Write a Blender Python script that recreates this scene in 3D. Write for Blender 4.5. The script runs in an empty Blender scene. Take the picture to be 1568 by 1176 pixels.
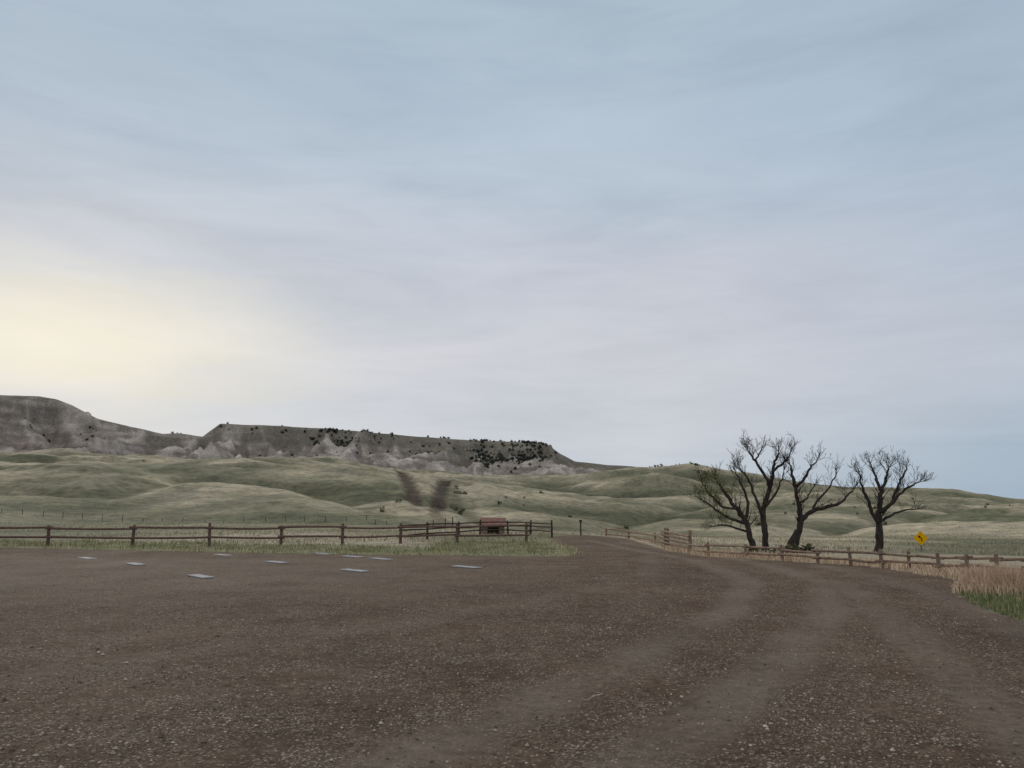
import bpy, math, random
import numpy as np
from mathutils import Vector
random.seed(7); rng=np.random.default_rng(11)
CAMH=1.9; F=1162.0; TH=math.radians(9.4)
scene=bpy.context.scene

# ---------- survey helpers (bearing / slope of a sight line) ----------
def sight(u,v):
    a=(u-784)/F; b=(588-v)/F
    X=a; Y=math.cos(TH)-b*math.sin(TH); Z=math.sin(TH)+b*math.cos(TH)
    return X,Y,Z
def phi_te(u,v):
    X,Y,Z=sight(u,v); h=math.hypot(X,Y); return math.atan2(X,Y),Z/h
def ground0(u,v):
    X,Y,Z=sight(u,v); t=-CAMH/Z; return X*t,Y*t
def at_r(u,r,v=800):
    p,_=phi_te(u,v); return r*math.sin(p), r*math.cos(p)
def lin(c):
    c=np.asarray(c,float)/255.; return np.where(c<=0.04045,c/12.92,((c+0.055)/1.055)**2.4)

# ---------- noise ----------
perm=rng.permutation(1024)
gr=rng.uniform(0,2*np.pi,1024); gx=np.cos(gr); gy=np.sin(gr)
def pn(x,y):
    xi=np.floor(x).astype(int); yi=np.floor(y).astype(int); xf=x-xi; yf=y-yi
    def g(ix,iy,dx,dy):
        h=perm[(perm[ix&1023]+iy)&1023]; return gx[h]*dx+gy[h]*dy
    u=xf*xf*xf*(xf*(xf*6-15)+10); v=yf*yf*yf*(yf*(yf*6-15)+10)
    a=g(xi,yi,xf,yf); b=g(xi+1,yi,xf-1,yf); c=g(xi,yi+1,xf,yf-1); d=g(xi+1,yi+1,xf-1,yf-1)
    return (a*(1-u)+b*u)*(1-v)+(c*(1-u)+d*u)*v
def fbm(x,y,o=4,g=0.5):
    s=0;a=1;
    for i in range(o):
        s=s+a*pn(x+17.3*i,y-9.1*i); x=x*2.03; y=y*2.03; a*=g
    return s
def ridged(x,y,o=4,g=0.5):
    s=0;a=1;
    for i in range(o):
        s=s+a*(1-np.sqrt(pn(x+31.7*i,y+5.3*i)**2+.004)*2.8); x=x*2.1; y=y*2.1; a*=g
    return s
def sst(a,b,x):
    t=np.clip((x-a)/(b-a),0,1); return t*t*(3-2*t)

# ---------- terrain ----------
def prof(pts):
    P=[phi_te(u,v) for u,v in pts]; return np.array([p[0] for p in P]),np.array([p[1] for p in P])
K=[(55,prof([(0,824),(900,821),(1000,828),(1100,841),(1568,846)])),
   (95,prof([(0,800),(400,801),(700,806),(900,814),(1100,823),(1568,829)])),
   (200,prof([(0,772),(400,775),(600,780),(750,790),(900,800),(1100,804),(1568,808)])),
   (400,prof([(0,716),(80,712),(150,708),(250,715),(330,709),(450,715),(520,716),(600,724),(700,737),(800,753),(900,765),(1000,768),(1100,768),(1300,776),(1568,790)])),
   (540,prof([(0,712),(150,714),(330,716),(450,720),(600,727),(700,733),(800,742),(900,750),(1000,745),(1100,748),(1200,756),(1300,764),(1450,768),(1568,778)])),
   (790,prof([(0,694),(100,690),(220,699),(300,706),(400,702),(500,708),(600,720),(700,726),(730,732),(860,728),(930,721),(1060,717),(1100,722),(1160,728),(1230,738),(1300,746),(1400,747),(1460,751),(1520,759),(1568,765),(1800,775)])),
   (930,prof([(0,696),(200,700),(400,711),(600,722),(700,729),(850,731),(930,730),(1060,725),(1160,737),(1300,756),(1568,777)]))]
R7=930.; R8=1300.
SKY=prof([(-300,600),(0,605),(60,607),(85,611),(110,620),(150,641),(200,653),(250,664),(275,663),(310,669),(322,660),(337,649),(400,651),(500,656),(600,665),(720,674),(825,678),(840,682),(858,695),(880,706),(930,712),(1000,716),(1060,721),(1100,735),(1568,780)])
KR=np.array([30.]+[k[0] for k in K])
KL=np.log(KR)
cutA=[at_r(603,405),at_r(614,340),at_r(630,270),at_r(648,205)]
cutB=[at_r(684,368),at_r(677,320),at_r(670,250),at_r(666,205)]
gul=[at_r(690,330),at_r(705,230),at_r(780,170),at_r(870,120),at_r(930,105),at_r(1010,120)]
gul2=[at_r(1100,420),at_r(1000,300),at_r(930,180),at_r(930,105)]
gul3=[at_r(1600,420),at_r(1430,330),at_r(1300,210),at_r(1200,130)]
gul4=[at_r(-50,260),at_r(150,235),at_r(300,300),at_r(480,270),at_r(600,190)]
def dpoly(x,y,P):
    d=np.full(x.shape,1e9); 
    for (ax,ay),(bx,by) in zip(P[:-1],P[1:]):
        vx,vy=bx-ax,by-ay; t=np.clip(((x-ax)*vx+(y-ay)*vy)/(vx*vx+vy*vy),0,1)
        d=np.minimum(d,np.hypot(x-ax-t*vx,y-ay-t*vy))
    return d
def roll(x,y):
    wx=x+25*pn(x/90,y/90+7); wy=y+25*pn(x/90+4,y/90)
    return 1.6*fbm(wx/110,wy/90,2,.45)-.1, fbm(wx/34,wy/40,3)
RA,RB=6.0,2.0
GA,GS=15.,4.
def H(x,y,full=False):
    x=np.asarray(x,float); y=np.asarray(y,float)
    r=np.maximum(np.hypot(x,y),.01); ph=np.arctan2(x,y)
    fade=1-sst(1.0,2.2,np.abs(ph))
    Z=[np.zeros_like(r)]
    for rk,(pp,tt) in K:
        Z.append((CAMH+rk*np.interp(ph,pp,tt))*fade)
    n=len(Z); Z=np.array(Z); M=np.zeros_like(Z)
    for k in range(1,n-1):
        M[k]=(Z[k+1]-Z[k-1])/(KL[k+1]-KL[k-1])
    L=np.log(r); z=np.zeros_like(r)
    for k in range(n-1):
        m=(r>=KR[k])&(r<KR[k+1]); 
        h=KL[k+1]-KL[k]; t=np.where(m,(L-KL[k])/h,0)
        zz=(2*t**3-3*t**2+1)*Z[k]+(t**3-2*t**2+t)*h*M[k]+(-2*t**3+3*t**2)*Z[k+1]+(t**3-t**2)*h*M[k+1]
        z=np.where(m,zz,z)
    w=sst(60,130,r)
    amp=np.clip(r/420,0,1.1)*w*(1-sst(760,900,r)*.75)*(1-.6*sst(120,330,x)*sst(700,780,r))
    ra,rb=roll(x,y)
    z=z+amp*(RA*ra+RB*rb)
    z=z+w*0.3*fbm(x/7,y/7,2)+amp*1.0*(ridged(x/22,y/30,2)-.8)*sst(-.1,.4,ra)
    d=np.minimum(dpoly(x,y,cutA),dpoly(x,y,cutB)); wob=1.2*pn(x/9,y/9)
    z=z-1.0*(1-sst(1.,4.5,d+wob))*sst(190,230,r)
    dg=np.minimum(dpoly(x,y,gul),np.minimum(dpoly(x,y,gul2),np.minimum(dpoly(x,y,gul3),dpoly(x,y,gul4)*1.)))
    z=z-2.2*(1-sst(0.,14,dg+4*pn(x/13,y/13)))*sst(80,110,r)
    arc=ph*1200
    z7=Z[-1]; z8=(CAMH+R8*np.interp(ph,*SKY))*fade
    spur=ridged(arc/120+.6*pn(arc/90,r/200),r/700,2,.4)
    t=(r-R7)/(R8-R7)
    hgt=np.clip(z8-z7,0,200)
    tw=t+0.36*(spur-0.8)*sst(0,.2,t)*(1-sst(.8,1.0,t))*sst(4,25,hgt)
    f=0.78*np.clip(tw,0,1)**.85+0.22*sst(.78,.97,tw)
    f=np.clip(f,0,1)
    env=sst(0.0,.15,t)*(1-sst(.8,1.,t))*sst(3,40,hgt)
    gn=ridged(arc/62+.6*pn(arc/50,r/80),r/300,2,.45)-.9
    gs=ridged(arc/19+.6*pn(arc/17,r/40),r/90,2,.5)-.9
    zb=z7+(z8-z7)*f+env*(GA*gn+GS*gs)+amp*(RA*ra+RB*rb)*(1-sst(0,.4,t))
    zb=zb+1.0*fbm(arc/40,r/60,3)*sst(0.0,.1,t)
    back=np.clip((r-R8)/5000,0,1)
    zb=np.where(r>R8,(z8)*(1-back)+1.0*fbm(arc/40,r/60,3),zb)
    z=np.where(r>=R7,zb,z)
    if full: return z,t,hgt,spur,gn,gs,env,ra,rb,dg
    return z
def Hs(x,y): return float(H(np.array([x]),np.array([y]))[0])

LOT=[(-75,37)]+[ground0(u,v) for u,v in [(0,842),(300,846),(600,850),(860,852),(884,849),(878,842),(850,834)]]
LOT+=[at_r(835,52),at_r(890,60),at_r(960,56)]+[ground0(u,v) for u,v in [(1012,838),(1080,850),(1200,859),(1330,867),(1400,877),(1478,889),(1466,905),(1500,928),(1600,960)]]+[(16,4),(22,-50),(-75,-50)]
def sdpoly(x,y,P):
    d=np.full(x.shape,1e9); ins=np.zeros(x.shape,bool); n=len(P)
    for i in range(n):
        ax,ay=P[i]; bx,by=P[(i+1)%n]
        vx,vy=bx-ax,by-ay; t=np.clip(((x-ax)*vx+(y-ay)*vy)/(vx*vx+vy*vy),0,1)
        d=np.minimum(d,np.hypot(x-ax-t*vx,y-ay-t*vy))
        c=((ay>y)!=(by>y)); 
        xx=ax+(y-ay)*vx/(vy if abs(vy)>1e-9 else 1e-9)
        ins^=(c&(x<xx))
    return np.where(ins,d,-d)

# ---------- mesh helper ----------
def mk(name,V,Fc,mats,col=None,smooth=False,mi=None,parent=None,extra=None):
    me=bpy.data.meshes.new(name)
    V=np.asarray(V,dtype=np.float32)
    if isinstance(Fc,np.ndarray):
        n,k=Fc.shape
        me.vertices.add(len(V)); me.vertices.foreach_set('co',V.ravel())
        me.loops.add(n*k); me.loops.foreach_set('vertex_index',Fc.astype(np.int32).ravel())
        me.polygons.add(n); me.polygons.foreach_set('loop_start',np.arange(0,n*k,k,dtype=np.int32))
        me.polygons.foreach_set('loop_total',np.full(n,k,dtype=np.int32))
        me.update(calc_edges=True)
    else:
        me.from_pydata([tuple(map(float,v)) for v in V],[],Fc); me.update()
    for m in mats: me.materials.append(m)
    if mi is not None: me.polygons.foreach_set('material_index',np.asarray(mi,dtype=np.int32))
    me.polygons.foreach_set('use_smooth',np.full(len(me.polygons),smooth))
    if col is not None:
        at=me.color_attributes.new('Col','FLOAT_COLOR','POINT')
        c=np.ones((len(V),4),dtype=np.float32); c[:,:3]=col; at.data.foreach_set('color',c.ravel())
    if extra:
        for k2,a in extra.items():
            at=me.attributes.new(k2,'FLOAT','POINT'); at.data.foreach_set('value',np.asarray(a,dtype=np.float32))
    me.update()
    o=bpy.data.objects.new(name,me); scene.collection.objects.link(o)
    if parent: o.parent=parent
    return o

# ---------- materials ----------
class NT:
    def __init__(s,name):
        s.m=bpy.data.materials.new(name); s.m.use_nodes=True; s.t=s.m.node_tree; s.n=s.t.nodes; s.l=s.t.links
        s.b=s.n['Principled BSDF']; s.b.inputs['Roughness'].default_value=.95; s.b.inputs['Specular IOR Level'].default_value=.03
    def N(s,ty,**k):
        n=s.n.new(ty)
        for a,b in k.items(): setattr(n,a,b)
        return n
    def L(s,a,b): s.l.new(a,b)
    def mixc(s,f,a,b,bt='MIX'):
        n=s.n.new('ShaderNodeMix'); n.data_type='RGBA'; n.blend_type=bt
        for i,v in ((0,f),(6,a),(7,b)):
            if hasattr(v,'links'): s.L(v,n.inputs[i])
            else: n.inputs[i].default_value=v if i==0 else (*v,1)
        return n.outputs[2]
    def ramp(s,f,pts):
        n=s.n.new('ShaderNodeValToRGB'); e=n.color_ramp.elements
        while len(e)<len(pts): e.new(.5)
        for el,(p,c) in zip(e,pts): el.position=p; el.color=(*c,1) if hasattr(c,'__len__') else (c,c,c,1)
        s.L(f,n.inputs[0]); return n.outputs[0]
    def math(s,op,a,b=0.):
        n=s.n.new('ShaderNodeMath'); n.operation=op
        for i,v in ((0,a),(1,b)):
            if hasattr(v,'links'): s.L(v,n.inputs[i])
            else: n.inputs[i].default_value=v
        return n.outputs[0]
    def noise(s,vec,sc,det=4,ro=.6,dist=0):
        n=s.N('ShaderNodeTexNoise'); n.inputs['Scale'].default_value=sc; n.inputs['Detail'].default_value=det
        n.inputs['Roughness'].default_value=ro; n.inputs['Distortion'].default_value=dist
        if vec is not None: s.L(vec,n.inputs['Vector'])
        return n.outputs['Fac']
def simple(name,c1,c2,sc=8,bump=.3,stretch=None,rough=.9):
    s=NT(name); tc=s.N('ShaderNodeTexCoord').outputs['Object']
    if stretch:
        mp=s.N('ShaderNodeMapping'); mp.inputs['Scale'].default_value=stretch; s.L(tc,mp.inputs['Vector']); tc=mp.outputs[0]
    n=s.noise(tc,sc,4,.65); s.L(s.ramp(n,[(.3,tuple(c1)),(.7,tuple(c2))]),s.b.inputs['Base Color'])
    if bump>0:
        b=s.N('ShaderNodeBump'); b.inputs['Strength'].default_value=bump; b.inputs['Distance'].default_value=.02; s.L(n,b.inputs['Height']); s.L(b.outputs[0],s.b.inputs['Normal'])
    s.b.inputs['Roughness'].default_value=rough
    return s.m
def colmat(name,transl=0.):
    s=NT(name); a=s.N('ShaderNodeVertexColor'); a.layer_name='Col'
    if transl>0:
        df=s.N('ShaderNodeBsdfDiffuse'); s.L(a.outputs[0],df.inputs[0])
        tr=s.N('ShaderNodeBsdfTranslucent'); s.L(a.outputs[0],tr.inputs[0]); mx=s.N('ShaderNodeMixShader'); mx.inputs[0].default_value=transl
        s.L(df.outputs[0],mx.inputs[1]); s.L(tr.outputs[0],mx.inputs[2]); s.L(mx.outputs[0],s.n['Material Output'].inputs[0])
    else: s.L(a.outputs[0],s.b.inputs['Base Color'])
    return s.m

# pasture / butte material
s=NT('pasture_mat'); tc=s.N('ShaderNodeTexCoord').outputs['Object']
ca=s.N('ShaderNodeVertexColor'); ca.layer_name='Col'
n1=s.noise(tc,.35,6,.75); n2=s.noise(tc,.05,4,.6)
g=s.mixc(1.,ca.outputs[0],s.ramp(n1,[(.3,(.48,.49,.5)),(.5,(1,1,1)),(.72,(1.6,1.52,1.42))]),'MULTIPLY')
g=s.mixc(1.,g,s.ramp(n2,[(.3,(.76,.78,.77)),(.65,(1.15,1.12,1.08))]),'MULTIPLY')
s.L(g,s.b.inputs['Base Color'])
b=s.N('ShaderNodeBump'); b.inputs['Strength'].default_value=.6; b.inputs['Distance'].default_value=.6; s.L(n1,b.inputs['Height']); s.L(b.outputs[0],s.b.inputs['Normal'])
MFAR=s.m
# near: gravel lot blending into turf
s=NT('gravel_lot_mat'); tc=s.N('ShaderNodeTexCoord').outputs['Object']
ca=s.N('ShaderNodeVertexColor'); ca.layer_name='Col'
la=s.N('ShaderNodeAttribute'); la.attribute_name='lot'
ba=s.N('ShaderNodeAttribute'); ba.attribute_name='wear'
n1=s.noise(tc,.7,6,.72)
g=s.mixc(1.,ca.outputs[0],s.ramp(n1,[(.3,(.55,.57,.58)),(.5,(1,1,1)),(.72,(1.5,1.42,1.32))]),'MULTIPLY')
v1=s.N('ShaderNodeTexVoronoi'); v1.inputs['Scale'].default_value=24; s.L(tc,v1.inputs['Vector'])
v2=s.N('ShaderNodeTexVoronoi'); v2.inputs['Scale'].default_value=55; s.L(tc,v2.inputs['Vector'])
sep=s.N('ShaderNodeSeparateColor'); s.L(v1.outputs['Color'],sep.inputs[0])
sep2=s.N('ShaderNodeSeparateColor'); s.L(v2.outputs['Color'],sep2.inputs[0])
big=s.noise(tc,.3,6,.7)
gb=s.ramp(big,[(.3,tuple(lin([76,62,52]))),(.5,tuple(lin([94,79,67]))),(.7,tuple(lin([113,97,84])))])
fine=s.noise(tc,6,6,.85)
gb=s.mixc(1.,gb,s.ramp(fine,[(.3,(.38,.37,.36)),(.5,(1,1,1)),(.7,(1.7,1.66,1.62))]),'MULTIPLY')
smooth=s.math('SUBTRACT',1.,s.math('MULTIPLY',ba.outputs['Fac'],.7))
cov=s.ramp(s.noise(tc,.9,4,.75),[(.38,.15),(.6,1.)])
stone=s.ramp(sep2.outputs[0],[(0,tuple(lin([74,67,60]))),(.6,tuple(lin([122,112,101]))),(1,tuple(lin([176,163,149])))])
m1=s.math('MULTIPLY',s.math('MULTIPLY',s.ramp(sep2.outputs[1],[(.6,0.),(.64,1.)]),cov),smooth)
gb=s.mixc(m1,gb,stone)
st2=s.ramp(sep.outputs[0],[(0,tuple(lin([88,80,72]))),(1,tuple(lin([180,168,154])))])
m2=s.math('MULTIPLY',s.math('MULTIPLY',s.ramp(sep.outputs[1],[(.88,0.),(.9,1.)]),s.ramp(v1.outputs['Distance'],[(.3,1.),(.5,0.)])),smooth)
gb=s.mixc(m2,gb,st2)
gb=s.mixc(s.math('MULTIPLY',ba.outputs['Fac'],.62),gb,s.mixc(1.,tuple(lin([134,124,113])),s.ramp(fine,[(.3,(.65,.65,.65)),(.7,(1.3,1.3,1.3))]),'MULTIPLY'))
lotf=s.ramp(s.math('ADD',la.outputs['Fac'],s.math('MULTIPLY',s.math('SUBTRACT',s.noise(tc,1.6,4,.7),.5),1.6)),[(.42,0.),(.58,1.)])
s.L(s.mixc(lotf,g,gb),s.b.inputs['Base Color'])
hh=s.math('ADD',s.math('MULTIPLY',v1.outputs['Distance'],-.016),s.math('MULTIPLY',fine,.1))
b=s.N('ShaderNodeBump'); b.inputs['Strength'].default_value=.9; b.inputs['Distance'].default_value=1.; s.L(hh,b.inputs['Height']); s.L(b.outputs[0],s.b.inputs['Normal'])
MNEAR=s.m

# ---------- terrain mesh ----------
dn=np.radians(np.arange(-43,43.001,.12)); sp=np.radians(np.arange(46,314.1,3.))
PH=np.concatenate([dn,sp]); nP=len(PH)
RR=np.concatenate([[.8,2,4],np.arange(6,30,.6),30*(900/30)**(np.arange(0,340)/340),np.arange(900,1400,2.),np.geomspace(1400,9000,30)])
nR=len(RR)
PG,RG=np.meshgrid(PH,RR); X=(RG*np.sin(PG)).ravel(); Y=(RG*np.cos(PG)).ravel()
Zt,t,hgt,spur,gn,gs,env,ra,rb,dgl=H(X,Y,True)
r=np.hypot(X,Y); ph=np.arctan2(X,Y)
lot=sdpoly(X,Y,LOT)
Zg=Zt.reshape(nR,nP); dr=np.gradient(Zg,RR,axis=0).ravel()
dphi=(np.roll(Zg,-1,1)-np.roll(Zg,1,1)).ravel()/(2*np.radians(.12)*np.maximum(r,1))
slope=np.hypot(dr,dphi)
def A(c,k=1.2): return lin(c)*k
n_a=fbm(X/60,Y/90,4)[:,None]; n_b=fbm(X/14,Y/20,4)[:,None]; n_c=fbm(X/220+3,Y/160,3)[:,None]
base=A([117,114,97])*np.ones((len(X),1))
dry=A([146,139,122]); green=A([84,87,70]); dark=A([70,71,60])
col=base+(dry-base)*sst(-.05,.5,n_a+.5*n_b+.4*ra[:,None])+(green-base)*sst(.05,.5,-n_a-.3*n_b+.3*n_c)*.8
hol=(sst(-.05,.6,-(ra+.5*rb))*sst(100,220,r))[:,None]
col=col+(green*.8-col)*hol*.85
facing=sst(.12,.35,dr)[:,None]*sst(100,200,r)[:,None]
col=col+(dark-col)*facing*.45  # slopes facing the viewer painted darker, as backlit shade
bad=(sst(790,920,r+55*fbm(ph*1200/60,r/60,3)+25*ra)*sst(2,20,hgt))[:,None]
gray=A([128,122,118]); pale=A([160,153,147]); brn=A([98,91,87]); veg=A([88,88,76])  # butte tones, lightened a little to carry distance haze
arc=ph*1200
bc=gray+(pale-gray)*sst(-.35,.5,fbm(arc/40,r/120,3)+.5*gn+.25*gs)[:,None]
bc=bc+(brn-bc)*(sst(0.05,.7,fbm(arc/60+9,Zt/10,3)+.15-.5*gn-.4*gs))[:,None]*.8  # dark gullies and pale spurs: painted contrast standing in for weak sun modelling
bc=bc*(1+.08*np.sin(Zt/2.6+2*pn(arc/70,Zt/15))[:,None])
vm=(1-sst(.12,.42,slope+.5*fbm(X/30,Y/30,3)))[:,None]
bc=bc+(veg-bc)*vm*.5
cap=sst(.72,.88,t+.12*fbm(arc/25,r/40,3)+.05*spur)[:,None]*(.45+.55*sst(-470,-380,arc)[:,None])
bc=bc+(A([88,85,77])-bc)*cap*.75
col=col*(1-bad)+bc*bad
d=np.minimum(dpoly(X,Y,cutA),dpoly(X,Y,cutB))+.9*pn(X/9,Y/9)+1.4*pn(X/3,Y/5)+.6*pn(X/1.3,Y/2)
cm=((1-sst(1.1,4.2,d))*sst(190,230,r+18*pn(X/4,Y/4))*(1-sst(335,410,r+25*pn(X/4,Y/9))*.75))[:,None]
col=col+(A([78,70,64],.85)-col)*cm*.92
gm=((1-sst(0,5,dgl+4*fbm(X/10,Y/10,3)))*sst(90,110,r))[:,None]
col=col+(A([82,83,64],.9)-col)*gm*.65
dark_line=[at_r(735,700),at_r(800,690),at_r(870,705)]  # darker line across the slope below the far ridge
sm=(1-sst(2,5,dpoly(X,Y,dark_line)+pn(X/6,Y/6)))[:,None]; col=col+(A([86,80,74],.8)-col)*sm*.8
trk=[at_r(664,212),at_r(690,140),at_r(760,95),at_r(850,62)]
sm=((1-sst(.8,2.2,dpoly(X,Y,trk)+pn(X/6,Y/6)))*(r<215))[:,None]; col=col+(A([98,88,78])-col)*sm*.75
dv=np.clip(-lot,0,99)
vg=((1-sst(3,9,dv))*(X<6)*(r<60))[:,None]; col=col+(A([96,100,72])-col)*vg*.7
dg=((1-sst(1.5,3.5,dv))*(X>8)*(r<60)*(r>22))[:,None]; col=col+(A([160,144,124])-col)*dg*.9
gg=((X>9)&(r<23)&(lot<0)); col[gg]=A([84,94,62])
def off(T,o): return [(x+o,y) for x,y in T]
tA=[(-2.2,4),(1.2,9.5),(4.2,15),(6.4,21),(7.0,30),(4.6,46)]
tB=[(3.4,4),(4.8,8),(6.4,13),(8.2,19),(9,28)]
wear=np.zeros(len(X))
for T,k in ((tA,1.),(off(tA,1.9),1.),(tB,.8),(off(tB,1.8),.7),([(-9,6),(-2,13),(4,22),(6,34)],.5)):
    dd=dpoly(X,Y,T)+.25*pn(X/1.3,Y/1.3)
    wear=np.maximum(wear,(1-sst(.1,.6,dd))*k)
wear=np.maximum(wear,sst(15,20,Y)*(1-sst(-6,3,X))*(1-sst(29,33,Y))*(.6+.5*fbm(X/3,Y/3,3)))
wear=np.clip(wear*(.75+.8*fbm(X/1.7,Y/1.7,3)),0,1)
V=np.stack([X,Y,Zt],1); V=np.vstack([V,[[0,0,0]]])
i=np.arange(nR-1)[:,None]*nP; j=np.arange(nP)[None,:]; j2=(j+1)%nP
Fq=np.stack([i+j,i+j2,i+nP+j2,i+nP+j],-1).reshape(-1,4)[:,::-1]
mi=(RR[:-1]<75).astype(int).repeat(nP)
lotv=np.clip(.5+lot*.8,-.6,1.6)
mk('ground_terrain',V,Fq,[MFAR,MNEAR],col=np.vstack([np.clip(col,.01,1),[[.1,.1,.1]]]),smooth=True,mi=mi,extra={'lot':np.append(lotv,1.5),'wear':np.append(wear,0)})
# small turntable of lot under the viewpoint (closes the polar sheet)
nc=48; cv=[(0,0,0)]+[(.9*math.cos(2*math.pi*k/nc),.9*math.sin(2*math.pi*k/nc),-.004) for k in range(nc)]; cv[0]=(0,0,-.004)
me_o=mk('gravel_lot_patch',cv,[(0,k+1,(k+1)%nc+1) for k in range(nc)],[MNEAR],col=np.full((nc+1,3),.1),extra={'lot':np.full(nc+1,1.5),'wear':np.zeros(nc+1)})

# ---------- scattered gravel stones ----------
N=66000
rr=5.2*(26/5.2)**(rng.random(N)**.85); pp=np.radians(rng.uniform(-40,40,N)); sx=rr*np.sin(pp); sy=rr*np.cos(pp)
wd=np.minimum(np.minimum(dpoly(sx,sy,tA),dpoly(sx,sy,off(tA,1.9))),dpoly(sx,sy,tB))
ok=(sdpoly(sx,sy,LOT)>.3)&(fbm(sx/1.6,sy/1.6,3)+rng.normal(0,.3,N)>-.05)&((wd>.4)|(rng.random(N)<.3)); sx=sx[ok]; sy=sy[ok]; N=len(sx)
sz=np.clip(rng.lognormal(-4.82,.45,N),.004,.03)
octa=np.array([[1,0,0],[0,1,0],[-1,0,0],[0,-1,0],[0,0,.7],[0,0,-.4]],float)
V=octa[None]*(1+rng.uniform(-.35,.35,(N,6,3)))*sz[:,None,None]
an=rng.uniform(0,6.28,N); c,s_=np.cos(an)[:,None],np.sin(an)[:,None]
V=np.stack([V[:,:,0]*c-V[:,:,1]*s_*.8+sx[:,None],V[:,:,0]*s_+V[:,:,1]*c*.8+sy[:,None],V[:,:,2]+sz[:,None]*.2],-1).reshape(-1,3)
fo=np.array([[0,1,4],[1,2,4],[2,3,4],[3,0,4],[1,0,5],[2,1,5],[3,2,5],[0,3,5]])
Fs=(fo[None]+6*np.arange(N)[:,None,None]).reshape(-1,3)
bc=lin([88,78,69])+(lin([182,168,154])-lin([88,78,69]))*rng.random((N,1))**2.2
mk('gravel',V,Fs,[colmat('gravel_stone_mat')],col=np.repeat(bc,6,0))

# ---------- grass ----------
MG=colmat('grass_blade_mat',.35)
def blades(name,x,y,h,w,c,lean=.35):
    n=len(x); z=H(x,y)-.01; a=rng.uniform(0,6.28,n); la=rng.uniform(0,6.28,n); l=h*rng.uniform(0,lean,n)*1.6
    bx=np.cos(a)*w/2; by=np.sin(a)*w/2
    p0=np.stack([x-bx,y-by,z],1); p1=np.stack([x+bx,y+by,z],1)
    mx=x+np.cos(la)*l*.35; my=y+np.sin(la)*l*.35; mz=z+h*.6
    p2=np.stack([mx+bx*.7,my+by*.7,mz],1); p3=np.stack([mx-bx*.7,my-by*.7,mz],1)
    p4=np.stack([x+np.cos(la)*l,y+np.sin(la)*l,z+h],1)
    V=np.stack([p0,p1,p2,p3,p4],1).reshape(-1,3); k=5*np.arange(n)[:,None]
    Ft=np.concatenate([k+np.array([[0,1,2]]),k+np.array([[0,2,3]]),k+np.array([[3,2,4]])]);
    mk(name,V,Ft,[MG],col=np.clip(np.repeat(c,5,0),0,1))
def cmix(n,cols,k=1.3):
    cs=np.array([lin(c)*k for c in cols]); i=rng.integers(0,len(cols),n); return cs[i]*rng.uniform(.7,1.2,(n,1))
n=80000; x=rng.uniform(-42,4.5,n); y=rng.uniform(28,44,n); l=sdpoly(x,y,LOT)
ok=(l<.25)&(l>-6.5+1.5*pn(x/3,y/3))&(rng.random(n)<.2+.8*sst(-.2,.4,fbm(x/2,y/2,3))); x=x[ok];y=y[ok];l=l[ok];n=len(x)
c=cmix(n,[[112,116,82],[98,104,72],[138,134,102],[152,144,116]],1.15); tip=(l>-.9)&(rng.random(n)<.6)
c[tip]=cmix(tip.sum(),[[168,158,130],[150,146,114]])
blades('verge_grass',x,y,rng.uniform(.03,.17,n)*(1+.5*(fbm(x/1.5,y/1.5,2)>.15)),rng.uniform(.02,.04,n),c,.5)
n=60000; x=rng.uniform(7,34,n); y=rng.uniform(14,40,n); l=sdpoly(x,y,LOT)
ok=(l<.15)&(l>-2.6+pn(x/2,y/2))&(np.hypot(x,y)>20.5); x=x[ok];y=y[ok];n=len(x)
blades('dry_grass',x,y,rng.uniform(.08,.30,n),rng.uniform(.02,.04,n),cmix(n,[[178,156,136],[165,144,124],[190,170,150],[140,128,102]]),.5)
cx,cy=ground0(1540,903); n=5200
x=cx+rng.normal(0,.9,n)+.3; y=cy+rng.normal(0,1.,n)+.6
ok=sdpoly(x,y,LOT)<-.1; x=x[ok];y=y[ok];n=len(x); dc=np.hypot((x-cx-.3)/1.6,(y-cy-.6)/1.8)
blades('tall_dry_grass',x,y,rng.uniform(.25,.75,n)*rng.uniform(.6,1,n)*np.clip(1.15-.5*dc,.3,1.1),rng.uniform(.012,.028,n),cmix(n,[[178,154,134],[160,138,118],[192,170,148]],1.1),.5)
n=34000; x=rng.uniform(8.5,22,n); y=rng.uniform(7,21,n); l=sdpoly(x,y,LOT); ok=(l<.1)&(l>-5); x=x[ok];y=y[ok];n=len(x)
blades('green_grass',x,y,rng.uniform(.04,.14,n),rng.uniform(.012,.03,n),cmix(n,[[84,98,60],[98,110,70],[124,124,90],[150,138,110]],1.1),.5)
n=110000; rr=44*(260/44.)**rng.random(n); pp=np.radians(rng.uniform(-42,42,n)); x=rr*np.sin(pp); y=rr*np.cos(pp)
ok=(sdpoly(x,y,LOT)<-.5)&(fbm(x/9,y/14,3)+rng.normal(0,.2,n)>-.0); x=x[ok];y=y[ok];rr=rr[ok];n=len(x)
blades('pasture_grass',x,y,rng.uniform(.06,.24,n),rng.uniform(.03,.05,n)*(1+rr/120),cmix(n,[[130,127,107],[148,141,122],[118,116,95],[156,147,128]],1.25),.5)

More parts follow.
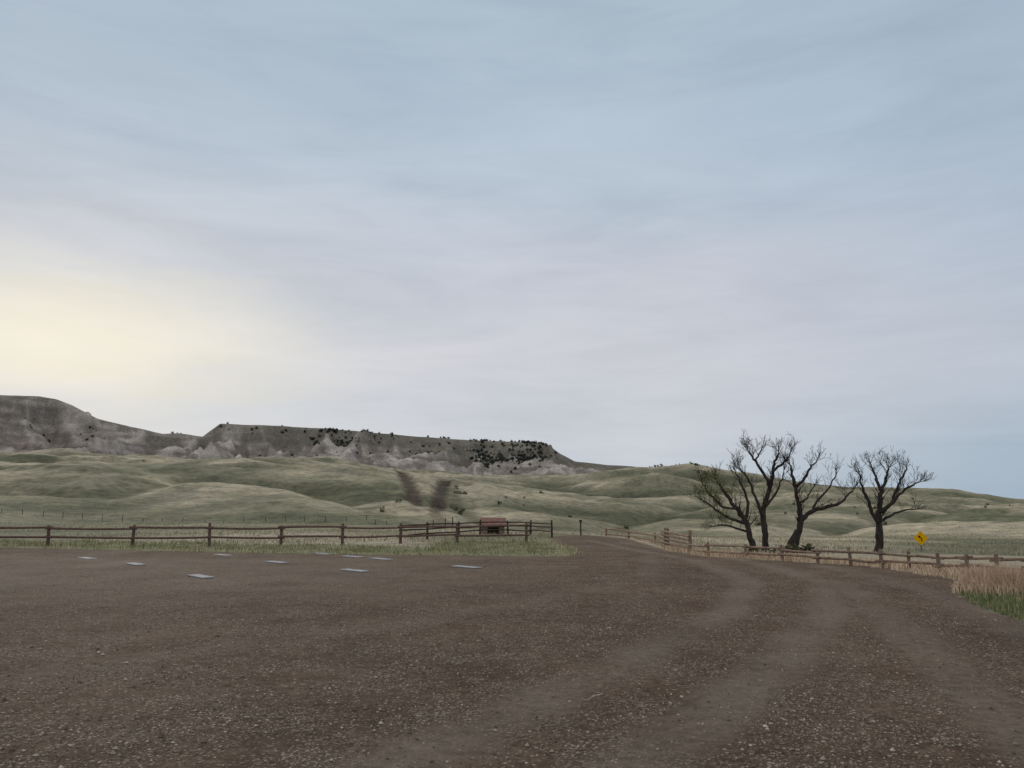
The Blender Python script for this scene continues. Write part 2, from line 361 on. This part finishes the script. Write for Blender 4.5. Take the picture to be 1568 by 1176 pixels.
# ---------- tubes ----------
class Tb:
    def __init__(s): s.V=[];s.F=[];s.mi=[]
    def tube(s,pts,rad,sides=7,mi=0,cap=True):
        pts=[Vector(p) for p in pts]; b0=len(s.V); n=len(pts)
        for k,p in enumerate(pts):
            d=(pts[min(k+1,n-1)]-pts[max(k-1,0)]); d=d.normalized() if d.length>0 else Vector((0,0,1))
            ref=Vector((0,1,0)) if abs(d.y)<.8 else Vector((1,0,0))
            a=d.cross(ref).normalized(); b=d.cross(a)
            for q in range(sides):
                t=2*math.pi*q/sides; s.V.append(p+(a*math.cos(t)+b*math.sin(t))*rad[k])
        for k in range(n-1):
            for q in range(sides):
                q2=(q+1)%sides; s.F.append((b0+k*sides+q,b0+k*sides+q2,b0+(k+1)*sides+q2,b0+(k+1)*sides+q)); s.mi.append(mi)
        if cap:
            s.F.append(tuple(b0+q for q in range(sides))[::-1]); s.mi.append(mi)
            s.F.append(tuple(b0+(n-1)*sides+q for q in range(sides))); s.mi.append(mi)
    def box(s,c,hx,hy,hz,rot=0,mi=0):
        b0=len(s.V); cr,sr=math.cos(rot),math.sin(rot)
        for dz in (-hz,hz):
            for dx,dy in ((-hx,-hy),(hx,-hy),(hx,hy),(-hx,hy)):
                s.V.append(Vector((c[0]+dx*cr-dy*sr,c[1]+dx*sr+dy*cr,c[2]+dz)))
        for f in ((3,2,1,0),(4,5,6,7),(0,1,5,4),(1,2,6,5),(2,3,7,6),(3,0,4,7)): s.F.append(tuple(b0+q for q in f)); s.mi.append(mi)
    def make(s,name,mats,smooth=False,parent=None): return mk(name,[tuple(v) for v in s.V],s.F,mats,smooth=smooth,mi=s.mi,parent=parent)
WOOD=simple('weathered_wood',lin([78,60,55]),lin([120,98,90]),6,.5,(1,1,3))
WOOD2=simple('pale_wood',lin([104,86,76]),lin([150,130,114]),6,.5)
DARKW=simple('dark_wood',lin([56,47,43]),lin([84,73,67]),6,.5)
U=random.uniform
def fence(name,posts,heights,ph=1.1,pr=.085,rr=.055,mat=WOOD,jit=.03):
    T=Tb(); P=[]
    for (x,y) in posts:
        z=Hs(x,y); hp=ph*U(.93,1.08); lx,ly=U(-.05,.05),U(-.05,.05)
        P.append((x,y,z)); T.tube([(x,y,z-.25),(x+lx*.5,y+ly*.5,z+hp*.5),(x+lx,y+ly,z+hp)],[pr*U(.95,1.15),pr,pr*U(.85,1)],8)
    for a,b in zip(P[:-1],P[1:]):
        a=Vector(a); b=Vector(b); d=(b-a).normalized(); off_=Vector((d.y,-d.x,0))*(pr*.6)
        for h in heights:
            h1=h+U(-jit,jit)*1.6; h2=h+U(-jit,jit)*1.6; bow=U(-jit,jit)
            p=[a-d*.18+off_+Vector((0,0,h1)),a*.6+b*.4+off_+Vector((0,0,h1*.6+h2*.4+bow)),b*.7+a*.3+off_+Vector((0,0,h1*.3+h2*.7+bow*.8)),b+d*.18+off_+Vector((0,0,h2))]
            T.tube(p,[rr*U(.9,1.2),rr*U(.9,1.15),rr,rr*U(.7,1)],7)
    return T.make(name,[mat])
lp=[ground0(u,v) for u,v in [(-230,842),(-70,841),(73,840),(202,839.5),(320,839),(430,837.5),(524,836),(613,834.5),(700,833),(806,832)]]
fence('rail_fence',lp,[.42,.90],1.08,.08,.056)
fence('rail_fence',[at_r(u,r_) for u,r_ in [(613,44),(655,48),(703,51),(735,55),(778,57),(812,55),(845,51)]],[.35,.65,.92],1.05,.065,.045,DARKW)
fence('rail_fence',[at_r(u,r_) for u,r_ in [(928,62),(962,57),(1003,49),(1018,44)]],[.2,.5],.62,.07,.06,WOOD2)
def yr(u,v):
    p,_=phi_te(u,800); return at_r(u,2208/(v-780)/math.cos(p))
fence('rail_fence',[yr(u,v) for u,v in [(1055,842),(1083,846),(1140,851),(1195,855),(1248,860),(1299,863),(1345,866),(1386,868),(1432,871),(1475,873),(1520,875),(1568,877),(1640,880)]],[.20,.44],.58,.06,.042,WOOD2)
T=Tb(); A_=Vector((*at_r(1018,42),0)); B_=Vector((*at_r(1056,38),0)); A_.z=Hs(A_.x,A_.y); B_.z=Hs(B_.x,B_.y)
for p in (A_,A_+(B_-A_)*.12,B_): T.tube([p+Vector((0,0,-.2)),p+Vector((0,0,1.05))],[.08,.07],8)
for k in range(5):
    d=(B_-A_).normalized(); o=Vector((d.y,-d.x,0))*.12
    T.tube([A_-d*.25+o+Vector((0,0,.15+.18*k+U(-.03,.03))),B_+d*U(0,.2)+o+Vector((0,0,.08+.165*k+U(-.03,.03)))],[.06,.05],8)
T.make('log_gate',[WOOD2])
T=Tb(); pl=[]
wl=[(-60,175),(560,160),(640,120),(700,78)]
us=list(np.arange(-60,560,31))+list(np.arange(560,700,15.))
for u in us:
    r_=np.interp(u,[w[0] for w in wl],[w[1] for w in wl]); x,y=at_r(u+U(-2,2),r_); z=Hs(x,y); pl.append(Vector((x,y,z)))
    T.tube([(x,y,z-.2),(x+U(-.08,.08),y,z+U(1.0,1.35))],[.065,.055],6)
for a,b in zip(pl[:-1],pl[1:]):
    for h in (.4,.75,1.05): T.tube([a+Vector((0,0,h)),b+Vector((0,0,h))],[.008,.008],3)
T.make('wire_fence',[DARKW])
x,y=at_r(889,58); z=Hs(x,y); T=Tb(); T.tube([(x,y,z-.2),(x,y,z+1.0)],[.06,.055],8); T.box((x,y,z+1.06),.1,.1,.08); T.make('wooden_post',[DARKW])

MS=simple('stripe_mat',lin([128,128,130]),lin([172,172,174]),7,.2)
for u,v in [(133,855.5),(207,864.5),(307,883.5),(341,850.5),(423,861.5),(543,874.5),(493,848.5),(540,853),(583,856.5),(714,869)]:
    x,y=ground0(u,v); T=Tb(); T.box((x,y,.02),.62,.17,.016,rot=math.radians(-46+U(-3,3))); o=T.make('parking_stripe',[MS])
    bm=o.modifiers.new('b','BEVEL'); bm.width=.006; bm.segments=1

# shed
x,y=at_r(755,60); z=Hs(x,y)-.1; e=bpy.data.objects.new('wooden_shed',None); scene.collection.objects.link(e)
T=Tb()
T.box((x-.85,y,z+.35),.04,.7,.45); T.box((x+.85,y,z+.35),.04,.7,.45); T.box((x,y+.68,z+.35),.8,.03,.45); T.box((x-.6,y-.69,z+.35),.2,.03,.45); T.box((x+.64,y-.69,z+.35),.17,.03,.45); T.box((x+.03,y-.69,z+.74),.42,.03,.06)
T.make('walls',[WOOD2],parent=e)
RM=simple('red_roof',lin([108,80,73]),lin([136,106,97]),4,.2)
V=[(x-1.02,y-.95,z+.78),(x+1.02,y-.95,z+.78),(x+1.0,y+.1,z+1.3),(x-1.0,y+.1,z+1.3),(x+1.02,y+.95,z+.78),(x-1.02,y+.95,z+.78)]
V2=V+[(a,b,c+.05) for a,b,c in V]
mk('roof',V2,[(0,3,2,1),(3,5,4,2),(6,7,8,9),(9,8,10,11),(0,1,7,6),(4,5,11,10),(1,2,8,7),(2,4,10,8),(3,0,6,9),(5,3,9,11)],[RM],parent=e)
mk('gables',[(x-.85,y-.68,z+.82),(x-.85,y+.68,z+.82),(x-.85,y+.1,z+1.26),(x+.85,y-.68,z+.82),(x+.85,y+.68,z+.82),(x+.85,y+.1,z+1.26)],[(0,1,2),(3,5,4)],[DARKW],parent=e)

YL=simple('sign_yellow',lin([232,168,8]),lin([240,182,20]),3,.0,rough=.5); BK=simple('sign_black',(.01,.01,.01),(.02,.02,.02),3,0,rough=.6); GV=simple('sign_post_mat',lin([90,90,88]),lin([120,120,118]),5,.1)
X0,Y0,Z0=sight(1410,824); d_=48/Y0; sx_,sy_,sz_=X0*d_,48,CAMH+Z0*d_; gz=Hs(sx_,sy_)
e=bpy.data.objects.new('warning_sign',None); scene.collection.objects.link(e)
h=.42
def plate(pts,y0,th): 
    n=len(pts); V=[(sx_+a,y0,sz_+b) for a,b in pts]+[(sx_+a,y0+th,sz_+b) for a,b in pts]
    return V,[tuple(range(n)),tuple(range(2*n-1,n-1,-1))]+[(k,k+n,(k+1)%n+n,(k+1)%n) for k in range(n)]
V,Fc=plate([(-h,-.03),(-.03,-h),(.03,-h),(h,-.03),(h,.03),(.03,h),(-.03,h),(-h,.03)],sy_,.01); mk('diamond_panel',V,Fc,[YL],parent=e)
V,Fc=plate([(.02,-.2),(.08,-.2),(.08,-.02),(-.04,.08),(.0,.15),(-.17,.15),(-.12,-.02),(-.08,.04),(.02,-.05)],sy_-.006,.004); mk('arrow_symbol',V,Fc,[BK],parent=e)
T=Tb(); T.tube([(sx_,sy_+.05,gz-.3),(sx_,sy_+.05,sz_+.3)],[.035,.035],6); T.make('post',[GV],parent=e)

# ---------- trees ----------
BARK=simple('bark',lin([40,36,35]),lin([72,66,63]),5,.8,(1,1,.4))
LEAF=simple('leaf_mat',lin([92,95,60]),lin([118,119,80]),3,0)
TWIG_LEN=1.0
def tree(name,yd,limbs,leafy=None,twig=1.0,seed=1):
    R=random.Random(seed); T=Tb()
    def W(p,dy): X0,Y0,Z0=sight(*p); k=(yd+dy)/Y0; return Vector((X0*k,yd+dy,CAMH+Z0*k))
    tips=[]
    def grow(p,d,L,rad,lev):
        n=max(3,int(L/.15)); pts=[p.copy()]; rads=[rad]; q=p.copy(); dd=d.copy()
        for k in range(n):
            dd=(dd+Vector((R.gauss(0,.16),R.gauss(0,.16),R.gauss(0,.12)+.05))).normalized(); q=q+dd*(L/n); pts.append(q.copy()); rads.append(max(.007,rad*(1-(k+1)/n*.75)))
            if lev>0 and R.random()<.8:
                ax=Vector((R.gauss(0,1),R.gauss(0,1),R.gauss(0,.6))).normalized()
                nd=(dd*.75+ax*.7+Vector((0,0,.25))).normalized()
                grow(q,nd,L*R.uniform(.35,.75)*(1-.4*k/n),max(.0075,rads[-1]*.6),lev-1)
        tips.append(pts[-1]); tips.append(pts[len(pts)//2])
        T.tube(pts,rads,5 if rad>.03 else 3,cap=False)
    for li,(pts,r0,r1,lev) in enumerate(limbs):
        n=len(pts); dys=[0]; ddy=R.uniform(-.45,.45) if li>0 else 0
        for k in range(1,n): dys.append(dys[-1]+(ddy+R.gauss(0,.1))*.5)
        P=[W(p,dy) for p,dy in zip(pts,dys)]
        Q=[];RD=[]
        for k in range(n-1):
            for m in range(4):
                t=m/4; j=Vector((R.gauss(0,.035),R.gauss(0,.035),0)) if (k+m)>0 else Vector((0,0,0))
                pm=P[max(k-1,0)];p2=P[min(k+2,n-1)]
                c=.5*((2*P[k])+(P[k+1]-pm)*t+(2*pm-5*P[k]+4*P[k+1]-p2)*t*t+(3*P[k]-pm-3*P[k+1]+p2)*t**3)
                Q.append(c+j); f=(k+t)/(n-1); RD.append((r0*(1-f)+r1*f)*R.uniform(.9,1.12))
        Q.append(P[-1]); RD.append(r1)
        if li==0 or r0>.18:
            RD[0]*=1.35; Q.insert(0,Q[0]-Vector((0,0,.5))); RD.insert(0,RD[0]*1.25)
        T.tube(Q,RD,9)
        if lev>0:
            m=len(Q); 
            for k in range(int(m*.28),m):
                if R.random()<.85*twig:
                    tan=(Q[min(k+1,m-1)]-Q[k-1]).normalized(); ax=Vector((R.gauss(0,1),R.gauss(0,1),R.gauss(0,.5))).normalized()
                    nd=(tan*.6+ax*.7+Vector((0,0,.4))).normalized(); grow(Q[k],nd,R.uniform(.45,1.1)*TWIG_LEN,max(.012,RD[k]*.3),lev-1)
            tan=(Q[-1]-Q[-3]).normalized()
            for _ in range(5): grow(Q[-1],(tan+Vector((R.gauss(0,.35),R.gauss(0,.35),R.gauss(0,.2)))).normalized(),R.uniform(.4,.85)*TWIG_LEN,max(.012,r1*.55),lev-1)
    for (lx,lz,ax,az,prob) in (leafy or []):
        for p in tips:
            if ((p.x-lx)/ax)**2+((p.z-lz)/az)**2<1 and R.random()<prob:
                for _ in range(8):
                    c=p+Vector((R.gauss(0,.12),R.gauss(0,.12),R.gauss(0,.10))); a=Vector((R.gauss(0,1),R.gauss(0,1),R.gauss(0,1))).normalized(); b=a.orthogonal().normalized()
                    s_=R.uniform(.022,.045); b0=len(T.V); T.V+= [c-a*s_,c+b*s_*.6,c+a*s_,c-b*s_*.6]; T.F.append((b0,b0+1,b0+2,b0+3)); T.mi.append(1)
    return T.make(name,[BARK,LEAF],smooth=True)
YD=45
def lf(*els): 
    o=[]
    for (u,v,a,b_,p) in els:
        X0,Y0,Z0=sight(u,v); k=YD/Y0; o.append((X0*k,CAMH+Z0*k,a/F*YD,b_/F*YD,p))
    return o
tree('bare_tree',YD,[
 ([(1153,841),(1148,818),(1140,796),(1128,779),(1114,762),(1104,746),(1096,734)],.19,.045,3),
 ([(1143,802),(1124,796),(1104,786),(1088,774),(1076,766)],.10,.03,3),
 ([(1147,815),(1128,809),(1108,804),(1092,806)],.08,.03,2),
 ([(1140,796),(1146,775),(1140,752),(1132,735),(1126,722)],.10,.03,3),
 ([(1128,779),(1108,776),(1092,762),(1080,748),(1074,736)],.08,.03,3)],
 lf((1088,768,36,46,.42),(1110,740,26,24,.22)),1.0,3)
tree('bare_tree',YD+.6,[
 ([(1172,842),(1170,812),(1168,784),(1176,758),(1182,735),(1184,715),(1190,700),(1192,692)],.20,.04,3),
 ([(1180,746),(1168,724),(1156,706),(1149,696),(1145,688)],.11,.03,3),
 ([(1183,722),(1196,712),(1206,702),(1210,694)],.09,.03,3),
 ([(1168,790),(1158,766),(1150,742),(1140,726),(1130,716)],.10,.03,3),
 ([(1172,775),(1186,758),(1196,738),(1200,722)],.08,.03,3),
 ([(1156,706),(1162,696),(1166,688)],.06,.03,2)],
 lf((1190,778,20,24,.6),(1150,690,14,16,.2)),1.0,8)
tree('bare_tree',YD-.4,[
 ([(1216,842),(1221,818),(1226,796),(1222,772),(1218,748),(1213,726),(1210,712)],.21,.045,3),
 ([(1226,798),(1242,784),(1264,777),(1284,771),(1298,758),(1308,748)],.14,.035,3),
 ([(1218,748),(1232,732),(1242,716),(1250,706)],.10,.03,3),
 ([(1242,784),(1252,766),(1268,748),(1278,732),(1280,722)],.07,.03,2),
 ([(1204,843),(1212,828),(1221,812)],.17,.14,0),
 ([(1222,772),(1236,762),(1244,748)],.06,.03,2)],
 lf((1195,775,12,12,.4)),.9,5)
tree('bare_tree',YD,[
 ([(1345,847),(1346,822),(1345,798),(1346,774),(1350,752),(1357,732),(1361,716)],.24,.045,3),
 ([(1345,800),(1334,780),(1326,758),(1319,740),(1315,726)],.13,.035,3),
 ([(1348,784),(1364,772),(1380,754),(1396,744),(1408,738)],.12,.03,3),
 ([(1349,798),(1366,788),(1386,781),(1402,780)],.08,.03,2),
 ([(1350,752),(1342,734),(1337,720),(1333,710)],.10,.03,3),
 ([(1366,770),(1374,748),(1383,730),(1388,716)],.10,.03,3)],
 None,1.0,21)

# ---------- junipers on the butte, shrubs ----------
def clumps(name,pts,rad,nf,c1,c2):
    n=len(pts); P=np.repeat(np.array(pts),nf,0); Rr=np.repeat(np.array(rad),nf)
    d=rng.normal(0,1,(n*nf,3)); d/=np.linalg.norm(d,axis=1)[:,None]; d*=rng.random((n*nf,1))**.4
    C=P+d*Rr[:,None]*np.array([1,1,1.05])+np.stack([0*Rr,0*Rr,Rr*.75],1)
    a=rng.normal(0,1,(n*nf,3)); b=rng.normal(0,1,(n*nf,3)); s1=(Rr*.33)[:,None]
    a/=np.linalg.norm(a,axis=1)[:,None]; b/=np.linalg.norm(b,axis=1)[:,None]
    V=np.stack([C-a*s1,C+b*s1,C+a*s1,C-b*s1],1).reshape(-1,3); Fc=np.arange(n*nf*4).reshape(-1,4)
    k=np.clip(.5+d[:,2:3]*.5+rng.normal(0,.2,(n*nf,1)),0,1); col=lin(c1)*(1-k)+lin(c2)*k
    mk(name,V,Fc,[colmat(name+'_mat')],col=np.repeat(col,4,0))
pts=[];rad=[]
def addj(u,t_,n,su,st,r0,r1):
    for _ in range(n):
        uu=u+random.gauss(0,su); rr_=R7+(R8-R7)*min(1.03,t_+random.gauss(0,st)); x,y=at_r(uu,rr_,700); pts.append((x,y,Hs(x,y)-.6)); rad.append(U(r0,r1))
for u,t_,n,su,st in [(345,.93,3,4,.03),(385,.6,4,5,.05),(385,.93,3,6,.03),(435,.9,6,8,.05),(480,.85,14,9,.06),(515,.86,60,15,.06),(525,.74,30,10,.06),(600,.9,12,22,.05),(645,.75,18,8,.07),(682,1.0,5,5,.01),(735,.85,60,12,.08),(765,.80,80,18,.09),(800,.85,110,17,.08),(820,.83,60,9,.09),(785,.68,34,22,.08),(740,1.0,12,8,.01),(800,1.0,18,18,.01),(270,.98,3,5,.01),(135,.6,7,8,.07),(60,.8,6,22,.08),(560,.8,14,24,.1),(450,.6,12,40,.12),(700,.8,12,25,.1)]: addj(u,t_,n,su,st,1.0,2.9)
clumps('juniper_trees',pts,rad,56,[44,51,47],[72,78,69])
pts=[];rad=[]
for u,r_,n,su,sr in [(930,105,12,8,4),(950,110,6,10,5),(700,230,6,7,10),(875,118,8,14,4),(600,215,4,16,5),(700,300,6,5,20),(1010,785,8,10,3),(1070,785,10,20,3),(1330,300,5,60,60),(1180,330,6,100,60),(1480,500,12,50,40),(300,480,8,100,30),(860,300,10,60,50)]:
    for _ in range(n):
        x,y=at_r(u+random.gauss(0,su),r_+random.gauss(0,sr)); pts.append((x,y,Hs(x,y)-.1)); rad.append(U(.25,.6)*(1+r_/600))
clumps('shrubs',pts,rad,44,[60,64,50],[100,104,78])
pts=[];rad=[]
for u,v,n in [(1205,842,10),(1232,838,8),(1160,842,5)]:
    for _ in range(n):
        x,y=at_r(u+random.gauss(0,9),45+random.gauss(0,.6)); pts.append((x,y,Hs(x,y)-.05)); rad.append(U(.12,.3))
clumps('brush',pts,rad,50,[46,44,36],[90,88,64])
T=Tb(); x,y=ground0(912,1071); T.tube([(x-.09,y-.1,.02),(x-.02,y,.035),(x+.03,y+.05,.03),(x+.09,y+.16,.02)],[.006,.007,.006,.004],6); T.make('stick',[simple('stick_mat',lin([170,155,135]),lin([190,176,156]))])

# ---------- world ----------
w=bpy.data.worlds.new('World'); scene.world=w; w.use_nodes=True; t_=w.node_tree; N_=t_.nodes; L_=t_.links; N_.clear()
SE,SA=math.radians(13),math.radians(-31)
class WN(NT):
    def __init__(s): s.t=t_; s.n=N_; s.l=L_
s=WN()
sky=s.N('ShaderNodeTexSky'); sky.sky_type='NISHITA'; sky.sun_disc=False; sky.sun_elevation=SE; sky.sun_rotation=SA%(2*math.pi)
b1=s.N('ShaderNodeBackground'); b1.inputs[1].default_value=.08; s.L(sky.outputs[0],b1.inputs[0])
tc=s.N('ShaderNodeTexCoord').outputs['Generated']
sx=s.N('ShaderNodeSeparateXYZ'); s.L(tc,sx.inputs[0])
mp=s.N('ShaderNodeMapping'); mp.inputs['Scale'].default_value=(1.1,1.1,4.5); mp.inputs['Rotation'].default_value=(0,math.radians(-12),math.radians(15)); s.L(tc,mp.inputs[0])
c1=s.noise(mp.outputs[0],1.5,4,.5,.4); 
mp2=s.N('ShaderNodeMapping'); mp2.inputs['Scale'].default_value=(1.6,1.6,8); mp2.inputs['Rotation'].default_value=(0,math.radians(12),math.radians(40)); s.L(tc,mp2.inputs[0])
c2=s.noise(mp2.outputs[0],1.6,6,.58,.8)
mp3=s.N('ShaderNodeMapping'); mp3.inputs['Scale'].default_value=(2.2,2.2,14); mp3.inputs['Location'].default_value=(3,1,2); s.L(tc,mp3.inputs[0])
c3=s.noise(mp3.outputs[0],1.8,5,.6,.5)
zz=s.math('ADD',sx.outputs[2],s.math('MULTIPLY',s.math('SUBTRACT',c1,.5),.13))
hl=s.math('SQRT',s.math('ADD',s.math('MULTIPLY',sx.outputs[0],sx.outputs[0]),s.math('MULTIPLY',sx.outputs[1],sx.outputs[1])))
az=s.math('DIVIDE',sx.outputs[0],hl)
az=s.math('ADD',az,s.math('MULTIPLY',s.math('SUBTRACT',c2,.5),.3))
def RP(l,top): return s.ramp(zz,[(p,tuple(lin(c))) for p,c in l]+[(.72,tuple(top)),(1.,tuple(top))])
top=(1.04,1.02,1.0)
ZL=RP([(0,[206,210,216]),(.12,[204,209,215]),(.18,[208,211,216]),(.24,[206,209,214]),(.31,[192,199,209]),(.40,[181,194,208]),(.60,[173,190,205])],top)
ZM=RP([(0,[193,203,213]),(.1,[201,206,214]),(.2,[205,207,214]),(.3,[201,205,215]),(.38,[190,201,214]),(.46,[181,196,211]),(.60,[173,190,205])],top)
ZR=RP([(0,[156,176,195]),(.08,[167,184,200]),(.17,[189,197,209]),(.25,[188,197,211]),(.33,[177,191,207]),(.44,[170,188,205]),(.60,[170,187,203])],top)
fl=s.ramp(s.math('ADD',s.math('MULTIPLY',az,.5),.5),[(.26,0.),(.46,1.)]); fr=s.ramp(s.math('ADD',s.math('MULTIPLY',az,.5),.5),[(.60,0.),(.80,1.)])
c=s.mixc(fl,ZL,ZM); c=s.mixc(fr,c,ZR)
ge=math.radians(11.3); ga=math.radians(-33)
sd=Vector((math.sin(ga)*math.cos(ge),math.cos(ga)*math.cos(ge),math.sin(ge)))
vm=s.N('ShaderNodeVectorMath'); vm.operation='SUBTRACT'; s.L(tc,vm.inputs[0]); vm.inputs[1].default_value=sd
vs=s.N('ShaderNodeVectorMath'); vs.operation='MULTIPLY'; s.L(vm.outputs[0],vs.inputs[0]); vs.inputs[1].default_value=(1,1,4.2)
vl=s.N('ShaderNodeVectorMath'); vl.operation='LENGTH'; s.L(vs.outputs[0],vl.inputs[0])
gl=s.ramp(s.math('ADD',vl.outputs['Value'],s.math('MULTIPLY',s.math('SUBTRACT',c3,.5),.45)),[(.0,1.),(.16,.7),(.42,0.)])
c=s.mixc(s.math('MULTIPLY',gl,.9),c,tuple(lin([236,231,213])))
c=s.mixc(1.,c,s.ramp(c2,[(.3,(.92,.935,.95)),(.5,(1,1,1)),(.7,(1.07,1.06,1.05))]),'MULTIPLY')
c=s.mixc(1.,c,s.ramp(c3,[(.32,(.95,.95,.955)),(.5,(1,1,1)),(.68,(1.035,1.03,1.025))]),'MULTIPLY')
b2=s.N('ShaderNodeBackground'); b2.inputs[1].default_value=1.; s.L(c,b2.inputs[0])
mx=s.N('ShaderNodeMixShader'); mx.inputs[0].default_value=.96; s.L(b1.outputs[0],mx.inputs[1]); s.L(b2.outputs[0],mx.inputs[2])
wo=s.N('ShaderNodeOutputWorld'); s.L(mx.outputs[0],wo.inputs[0])
sl=bpy.data.lights.new('sun','SUN'); sl.energy=1.3; sl.angle=math.radians(14); sl.color=(1,.93,.82)
so=bpy.data.objects.new('sun',sl); scene.collection.objects.link(so)
so.rotation_euler=Vector((math.sin(SA)*math.cos(SE),math.cos(SA)*math.cos(SE),math.sin(SE))).to_track_quat('Z','Y').to_euler()

# ---------- camera ----------
cd=bpy.data.cameras.new('camera'); cd.sensor_width=36; cd.lens=F/1568*36; cd.clip_end=20000; cd.clip_start=.1
co=bpy.data.objects.new('camera',cd); scene.collection.objects.link(co); co.location=(0,0,CAMH); co.rotation_euler=(math.radians(90)+TH,0,0)
scene.camera=co
scene.view_settings.view_transform='Standard'; scene.view_settings.look='None'; scene.view_settings.exposure=0
